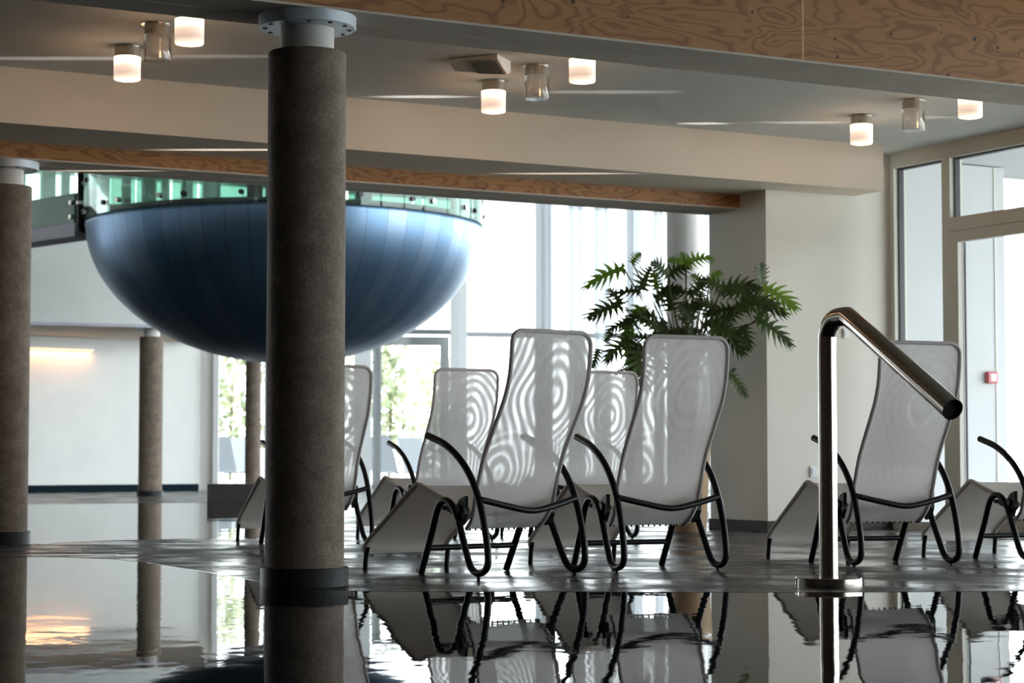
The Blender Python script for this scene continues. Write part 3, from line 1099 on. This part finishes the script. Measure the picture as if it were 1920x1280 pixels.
# bridge to the bowl
br = thing('footbridge', 'grey footbridge with green glass railing leading left from the blue bowl', 'footbridge', (0, 0, 0))
b0, b1 = Vector(rd(136, 26.1)), Vector(rd(-260, 30.2))
t = (b1 - b0).normalized(); n = Vector((-t.y, t.x))
if n.dot(Vector((math.sin(YAW), math.cos(YAW)))) < 0:
    n = -n
def quadprism(pts, z0, z1):
    bm = bmesh.new()
    a = [bm.verts.new((p.x, p.y, z0)) for p in pts]
    b = [bm.verts.new((p.x, p.y, z1)) for p in pts]
    bm.faces.new(a); bm.faces.new(b)
    for i in range(4):
        bm.faces.new([a[i], a[(i + 1) % 4], b[(i + 1) % 4], b[i]])
    return bm
link('bridge_slab', quadprism([b0, b1, b1 + n * 0.4, b0 + n * 0.4], 3.39, 3.56), M['lilac'], br, False)
link('far_upstand', quadprism([b0 + n * 0.35, b1 + n * 0.35, b1 + n * 0.4, b0 + n * 0.4], 3.56, 4.02), M['greenwall'], br, False)
for k in range(4):
    pa, pb = b0.lerp(b1, k / 4 + 0.004), b0.lerp(b1, (k + 1) / 4 - 0.004)
    g = link('glass_pane', quadprism([pa, pb, pb + n * 0.016, pa + n * 0.016], 3.565, 4.55), M['green'], br, False)
    for q in (pa.lerp(pb, 0.05), pa.lerp(pb, 0.95)):
        for zz in (3.64, 3.82):
            bmf = tube(bmesh.new(), [(q.x - n.x * 0.02, q.y - n.y * 0.02, zz), (q.x + n.x * 0.03, q.y + n.y * 0.03, zz)], 0.03, 12)
            link('glass_fixing', bmf, M['nickel'], g)

# black pipe beside the bowl
P0 = rd(147, 25.7); P1 = rd(176, 25.85)
bm = tube(bmesh.new(), crom([(*P0, 4.6), (*P0, 4.0), (*P0, 3.62), (*P0, 3.47), (P0[0] * 0.9 + P1[0] * 0.1, P0[1] * 0.9 + P1[1] * 0.1, 3.435), (P0[0] * 0.6 + P1[0] * 0.4, P0[1] * 0.6 + P1[1] * 0.4, 3.43), (*P1, 3.43)], 5), 0.045, 14)
pp = thing('drain_pipe', 'black drain pipe bending into the left side of the blue bowl', 'pipe', (0, 0, 0))
link('pipe', bm, M['black'], pp)
bm = tube(bmesh.new(), [(*P0, 3.74), (*P0, 3.78)], 0.056, 14)
link('coupling', bm, M['nickel'], pp)

# ================================================================== FAR DETAILS
# dark plinth at the far pool edge
pq = [Vector(rd(390, 28.35)), Vector(rd(508, 28.35)), Vector(rd(508, 29.2)), Vector(rd(390, 29.2))]
o = link('dark_plinth', quadprism(pq, 0, 0.247), M['box'], None, False)
tag(o, 'low dark rectangular plinth at the far pool edge under the bowl', 'plinth')
# wall light
dW = 36.2
def on_far_wall(px, gap):
    a, b = Vector(FW0), Vector(FW1)
    e = Vector(rd(px, 1.0))
    t_ = (b - a).normalized()
    # intersection of the sight bearing with the wall line
    k = (a.x * t_.y - a.y * t_.x) / (e.x * t_.y - e.y * t_.x)
    return e * k - Vector((-t_.y, t_.x)) * gap
wa, wb = on_far_wall(20, 0.15), on_far_wall(171, 0.15)
t = (wb - wa).normalized(); n = Vector((-t.y, t.x))
wl = thing('wall_light', 'long white wall light glowing warm orange downwards', 'wall light', (wa.x, wa.y, hz(648, 35.3)))
bm = quadprism([Vector((0, 0)), wb - wa, wb - wa + n * 0.14, n * 0.14], 0.02, 0.10)
link('housing', bm, M['plastic'], wl, False)
bm = quadprism([t * 0.03 + n * 0.03, (wb - wa) - t * 0.03 + n * 0.03, (wb - wa) - t * 0.03 + n * 0.11, t * 0.03 + n * 0.11], 0.0, 0.02)
link('light_tube', bm, M['tube_light'], wl, False)
la = bpy.data.lights.new('wall_light_glow', 'AREA')
la.shape = 'RECTANGLE'
la.size, la.size_y = (wb - wa).length * 0.95, 0.08
la.energy = 7
la.color = (1.0, 0.42, 0.18)
lo = bpy.data.objects.new('wall_light_glow', la)
col.objects.link(lo)
lo.parent = wl
mid_ = (wb - wa) * 0.5 + n * 0.07
lo.location = (mid_.x, mid_.y, -0.01)
lo.rotation_euler = (0, 0, math.atan2(t.y, t.x))

# sheer curtain in vertical folds in front of the far windows
def curtain(label, px0, px1, d, folds, amp):
    p, q = Vector(rd(px0, d)), Vector(rd(px1, d))
    t = (q - p).normalized(); nn = Vector((-t.y, t.x))
    bm = bmesh.new()
    n_ = folds * 10
    lo, hi = [], []
    for k in range(n_ + 1):
        s = k / n_
        off = amp * math.sin(2 * PI * folds * s + 1.3 * math.sin(9 * s))
        c = p.lerp(q, s) + nn * off
        lo.append(bm.verts.new((c.x, c.y, 0.03))); hi.append(bm.verts.new((c.x, c.y, 6.7)))
    for k in range(n_):
        bm.faces.new([lo[k], lo[k + 1], hi[k + 1], hi[k]])
    o = link('sheer_curtain', bm, M['curtain'])
    tag(o, label, 'curtain', 'sheer curtains on the far windows')
for lab, a, b, f in [('sheer white curtain panel just right of the bright plain pane', 1014, 1037, 2),
                     ('second sheer curtain strip from the left above the middle chair', 1066, 1098, 2),
                     ('sheer curtain strip left of the potted plant leaves', 1114, 1146, 2),
                     ('sheer curtain strip behind the left leaves of the plant', 1176, 1194, 1),
                     ('narrow sheer curtain strip beside the pale round column', 1226, 1246, 2)]:
    curtain(lab, a, b, 38.9, f, 0.05)
for lab, a, b, f in [('sheer curtain strip hanging left behind the glass railing', 118, 160, 3)]:
    pass

# upper glazing seen through the green railing, above the gallery parapet
U0, U1 = rd(-900, 33.0), rd(376, 38.6)
root = bpy.data.objects.new('window_30', None); col.objects.link(root); root['kind'] = 'structure'
bmf, bmg = bmesh.new(), bmesh.new()
p, q = Vector(U0), Vector(U1)
nb = 30
for i in range(nb):
    a, b = p.lerp(q, i / nb), p.lerp(q, (i + 1) / nb)
    c = p.lerp(q, (i + random.uniform(0.2, 0.75)) / nb)
    slab(a, c, 0.12, 4.6, 7.0, bmf)
    slab(c, b, 0.012, 4.6, 7.0, bmg)
link('window_frame', bmf, M['white'], root, False)
link('pane', bmg, M['glass'], root, False)
a_ = math.atan2(U1[1] - U0[1], U1[0] - U0[0])
portal('daylight_upper', ((U0[0] + U1[0]) / 2 - 0.15, (U0[1] + U1[1]) / 2 + 0.3, 5.8), (PI / 2, 0, a_), math.dist(U0, U1), 2.4)

# wall switch and thermostat on the right wall
def plate(name, label, cat, px, py, wd, ht, mat):
    d = 13.80 / (math.cos(YAW) - (px - 960) / 3900 * math.sin(YAW))
    x, y = rd(px, d)
    r = thing(name, label, cat, (x, 13.80, hz(py, d)))
    o = link('plate', bx(-wd / 2, wd / 2, -0.012, 0, -ht / 2, ht / 2), mat, r, False); bevel(o, 0.004)
    o = link('button', bx(-wd * 0.32, wd * 0.32, -0.018, -0.012, -ht * 0.32, ht * 0.32), M['wframe'], r, False)
    return r
plate('wall_switch', 'small white wall switch low on the pier wall left of the spout post', 'switch', 1524, 884, 0.08, 0.09, M['plastic'])
plate('thermostat', 'small pale thermostat on the wall below the spout bend', 'thermostat', 1586, 625, 0.06, 0.08, M['plastic'])
# red alarm box outside
yy = 13.83
d = yy / (math.cos(YAW) - (1856 - 960) / 3900 * math.sin(YAW))
x, y = rd(1856, d)
al = thing('alarm_box', 'small red fire alarm call box on the exterior white wall', 'alarm box', (x, yy, hz(708, d)))
o = link('housing', bx(-0.055, 0.055, -0.05, 0, -0.05, 0.05), M['red'], al, False); bevel(o, 0.008)
o = link('window_plate', bx(-0.028, 0.028, -0.054, -0.05, -0.028, 0.028), M['plastic'], al, False)
d = yy / (math.cos(YAW) - (1862 - 960) / 3900 * math.sin(YAW))
x, y = rd(1862, d)
so = thing('outdoor_socket', 'small round grey socket low on the exterior white wall', 'socket', (x, yy, hz(913, d)))
bm = tube(bmesh.new(), [(0, 0, 0), (0, -0.04, 0)], 0.03, 16)
link('housing', bm, M['grille'], so)

# ================================================================== PLANT
px0, pd = 1292, 16.75
X0, Y0 = rd(px0, pd)
pl = thing('potted_philodendron', 'tall green split-leaf plant in a tan planter beside the pale column', 'plant', (X0, Y0, 0), -YAW)
bm = lathe(bmesh.new(), [(0, 0), (0.125, 0), (0.132, 0.01), (0.178, 0.80), (0.182, 0.83), (0.166, 0.83), (0.160, 0.78), (0, 0.78)], 40)
link('planter', bm, M['pot'], pl)
bm = lathe(bmesh.new(), [(0, 0.79), (0.158, 0.785), (0.158, 0.77), (0, 0.77)], 30)
link('soil', bm, M['soil'], pl)

def leaf(bm, base, direction, up, size, droop=0.5):
    """pinnately split leaf: midrib with fingers on both sides"""
    d = direction.normalized()
    s = d.cross(up)
    if s.length < 1e-3:
        s = Vector((1, 0, 0))
    s.normalize()
    u = s.cross(d).normalized()
    def P(a, b, c=0.0):      # along, sideways, lift
        q = base + d * a + s * b + u * c
        return q + Vector((0, 0, -droop * (a * a + 0.6 * b * b) / size))
    nf = 7
    def quad(a, b, c, e):
        try:
            bm.faces.new([bm.verts.new(v) for v in (a, b, c, e)])
        except ValueError:
            pass
    verts = []
    for k in range(nf):
        t = k / (nf - 1)
        a0 = size * (0.02 + 0.78 * t)
        ln = size * (0.46 * math.sin(PI * (0.22 + 0.62 * t)) ) * random.uniform(0.85, 1.1)
        ang = math.radians(100 - 66 * t)
        wv = size * 0.066
        for sg_ in (-1, 1):
            pts = []
            for m in range(5):
                q = m / 4
                r = ln * q
                bend = ang - 0.15 * q
                ax = a0 + r * math.cos(bend); by = sg_ * (0.02 * size + r * math.sin(bend))
                ww = wv * (0.55 + 1.0 * math.sin(PI * min(1, q * 0.9 + 0.1))) * (1 - q * 0.75) * (1.5 if q < 0.3 else 1)
                nx, ny = -math.sin(bend), sg_ * math.cos(bend)
                pts.append((P(ax - nx * ww / 2, by - ny * ww / 2, -0.02 * size), P(ax + nx * ww / 2, by + ny * ww / 2, 0.0)))
            vv = [(bm.verts.new(a), bm.verts.new(b)) for a, b in pts]
            for (a, b), (c, e) in zip(vv, vv[1:]):
                bm.faces.new([a, b, e, c])
    # tip finger and midrib web
    web = []
    for k in range(7):
        t = k / 6
        a = size * (0.0 + 0.98 * t)
        wv = size * (0.085 * (1 - t) ** 0.7 + 0.012)
        web.append((bm.verts.new(P(a, -wv)), bm.verts.new(P(a, 0, -0.015 * size)), bm.verts.new(P(a, wv))))
    for p_, q_ in zip(web, web[1:]):
        bm.faces.new([p_[0], p_[1], q_[1], q_[0]])
        bm.faces.new([p_[1], p_[2], q_[2], q_[1]])

pxm = pd / 3900
# (leaf base px, py, heading in the picture in degrees (0 = right, 90 = up), size in px, depth offset m, young)
LV = [(1170, 502, 195, 78, 0.1, 1), (1186, 492, 60, 34, 0.05, 1), (1288, 490, 25, 62, 0.0, 1), (1286, 492, 100, 34, 0.05, 1), (1288, 492, 155, 40, 0, 1),
      (1253, 515, 130, 56, -0.1, 0), (1252, 516, 40, 62, 0.1, 0), (1205, 540, 75, 66, 0.1, 0), (1200, 545, 170, 62, -0.2, 0), (1163, 572, 190, 70, 0.1, 0), (1165, 570, 115, 54, 0.0, 0),
      (1232, 540, 95, 50, 0, 1), (1230, 560, 40, 66, 0.2, 0), (1300, 550, 160, 60, 0.1, 0), (1302, 548, 50, 54, -0.1, 0), (1320, 535, 120, 44, 0.1, 1), (1332, 530, 60, 40, 0.1, 1),
      (1355, 538, 150, 56, -0.1, 0), (1357, 540, 15, 76, 0.0, 0), (1430, 530, 95, 52, -0.1, 0), (1432, 538, -25, 70, 0.0, 1), (1405, 550, 160, 60, 0.1, 0), (1400, 560, -10, 80, 0.1, 0),
      (1385, 575, 20, 80, -0.1, 0), (1378, 580, 175, 60, 0.1, 0), (1425, 600, -30, 68, 0, 0), (1420, 598, 60, 46, -0.1, 0), (1395, 610, -80, 44, 0.1, 0),
      (1180, 600, 200, 48, 0.0, 0), (1200, 575, 240, 62, 0.1, 1), (1225, 590, 180, 60, -0.1, 0), (1245, 600, 250, 60, 0.0, 0), (1260, 580, 100, 66, 0.1, 0), (1280, 600, 60, 66, 0, 0), (1300, 600, 120, 60, -0.1, 0),
      (1320, 610, 30, 66, 0.1, 0), (1335, 615, -10, 72, 0, 0), (1350, 612, -45, 62, 0.1, 0), (1290, 625, 180, 66, 0.1, 0), (1260, 625, 200, 66, 0, 0), (1240, 620, 130, 60, -0.15, 0), (1270, 620, 20, 60, 0.1, 0),
      (1185, 630, 120, 50, 0.1, 1), (1180, 635, 215, 62, -0.1, 0), (1195, 645, 260, 76, 0.0, 0), (1175, 640, 290, 60, 0.15, 1), (1195, 660, 280, 66, -0.1, 0), (1180, 690, 190, 32, 0.1, 0), (1122, 655, 250, 34, 0.1, 0), (1135, 640, 60, 30, 0.0, 0),
      (1370, 700, -55, 44, 0.0, 0), (1369, 702, 60, 20, 0.1, 0), (1230, 640, 150, 60, 0.1, 0), (1215, 610, 100, 54, 0.2, 0), (1340, 580, 140, 54, 0.2, 0), (1310, 580, 80, 60, 0.15, 0), (1365, 600, 50, 60, 0.15, 0),
      (1330, 640, 200, 50, 0.0, 0), (1300, 650, 90, 50, 0.1, 0), (1260, 660, 150, 56, 0.1, 0)]
crown = Vector((-0.02, 0.0, 1.28))
trunk = tube(bmesh.new(), crom([(0.0, 0.0, 0.78), (0.03, 0.01, 1.0), (-0.01, 0, 1.18), (-0.03, 0, 1.42)], 6), [0.028] * 19, 10)
link('trunk', trunk, M['stem'], pl)
stems = bmesh.new()
for i, (px, py, hd, sz, dp, young) in enumerate(LV):
    if px > 1330:
        dp -= 0.35
    dd = pd + dp
    base = Vector(((px - 960) / 3900 * dd - (px0 - 960) / 3900 * pd, dp, hz(py, dd)))
    h = math.radians(hd)
    dy = random.uniform(-0.5, 0.5)
    if px > 1330:
        dy = -abs(dy)
    dirv = Vector((math.cos(h), dy, math.sin(h) * 0.9))
    upv = Vector((-math.sin(h) * 0.35 * random.choice((-1, 1)), -0.9, 0.75))
    bm = bmesh.new()
    leaf(bm, base, dirv, upv, sz * pxm * 1.05, 0.30)
    g = link('leaf', bm, M['leafy' if young else 'leaf'], pl)
    bot = crown + Vector((random.uniform(-0.03, 0.03), random.uniform(-0.03, 0.03), random.uniform(-0.2, 0.12)))
    mid = bot.lerp(base, 0.5) + Vector((0, 0, 0.10 * abs(base.x - bot.x) - 0.02))
    bs = tube(bmesh.new(), crom([bot, mid, base], 5), 0.0055, 6)
    link('petiole', bs, M['stem'], g)
stems.free()

# ================================================================== OUTSIDE, BEHIND THE FAR WINDOWS
struct('ground', bx(-60, 120, 38, 140, -0.3, -0.02) if False else slab(rd(-900, 39.5), rd(2600, 42.0), 60, -0.3, -0.03), M['terrace'])
def outdoor_lounger(label, px, d, zb):
    x, y = rd(px, d)
    r = thing('outdoor_lounger', label, 'outdoor lounger', (x, y, -0.03), -YAW + math.radians(25), 'grey loungers on the terrace outside')
    m_ = Matrix.Translation((0, 0, 0.30))
    bm = bx(-0.32, 0.32, -1.2, 0.0, 0.0, 0.04, mtx=m_)
    link('seat_panel', bm, M['rope'], r, False)
    m_ = Matrix.Translation((0, 0, 0.31)) @ Matrix.Rotation(math.radians(58), 4, 'X')
    bm = bx(-0.32, 0.32, 0, 0.95, 0.0, 0.04, mtx=m_)
    link('backrest_panel', bm, M['rope'], r, False)
    for sx in (-0.3, 0.3):
        for sy in (-1.1, -0.05):
            link('leg', tube(bmesh.new(), [(sx, sy, 0), (sx, sy, 0.30)], 0.018, 8), M['wframe'], r)
    return r
for lab, px, d in [('dark terrace lounger outside the narrow window, nearest the white wall', 418, 47), ('dark terrace lounger outside the narrow window beside the slim column', 449, 51),
                   ('terrace lounger outside the glass door at its left', 722, 47), ('terrace lounger outside the glass door, behind the rear chair', 782, 50)]:
    outdoor_lounger(lab, px, d, 0)
# terrace rail
ra_, rb_ = Vector(rd(640, 52)), Vector(rd(860, 52))
rl = thing('terrace_rail', 'thin horizontal rail crossing outside the glass door', 'railing', (0, 0, 0))
zz = hz(812, 52)
link('top_rail', tube(bmesh.new(), [(ra_.x, ra_.y, zz), (rb_.x, rb_.y, zz)], 0.03, 8), M['frame'], rl)
for k in range(4):
    p_ = ra_.lerp(rb_, k / 3)
    link('post', tube(bmesh.new(), [(p_.x, p_.y, -0.03), (p_.x, p_.y, zz)], 0.025, 8), M['frame'], rl)

def shrub(label, px, d, rx, h, n):
    x, y = rd(px, d)
    r = thing('garden_shrub', label, 'shrub', (x, y, -0.03), 0, 'pale sunlit shrubs beyond the terrace')
    link('stem', tube(bmesh.new(), [(0, 0, 0), (0.05, 0, h * 0.6)], 0.06, 8), M['stem'], r)
    bm = bmesh.new()
    for k in range(n):
        a, b_, c_ = random.gauss(0, 0.5), random.gauss(0, 0.5), random.random() ** 0.8
        p_ = Vector((a * rx * (1.1 - 0.5 * c_), b_ * rx, h * (0.08 + 0.92 * c_)))
        s = random.uniform(0.10, 0.22)
        u_ = Vector((random.gauss(0, 1), random.gauss(0, 1), random.gauss(0, 1))).normalized()
        v_ = u_.cross(Vector((random.gauss(0, 1), random.gauss(0, 1), random.gauss(0, 1)))).normalized()
        bm.faces.new([bm.verts.new(p_ + q_) for q_ in (-u_ * s, -v_ * s * 0.5, u_ * s, v_ * s * 0.5)])
    link('foliage', bm, M['hedge'], r, False)
for i, (lab, px, d, rx, h, n) in enumerate([
        ('pale green shrub outside the narrow window behind the slim column', 432, 60, 1.3, 4.6, 900),
        ('sunlit shrub outside the glass door beside its left frame', 730, 57, 0.7, 3.9, 500),
        ('pale sunlit shrub outside the glass door near its right frame', 812, 67, 1.0, 3.8, 500),
        ('pale shrub outside hidden mostly behind the bowl', 640, 62, 1.6, 5.2, 700)]):
    shrub(lab, px, d, rx, h, n)
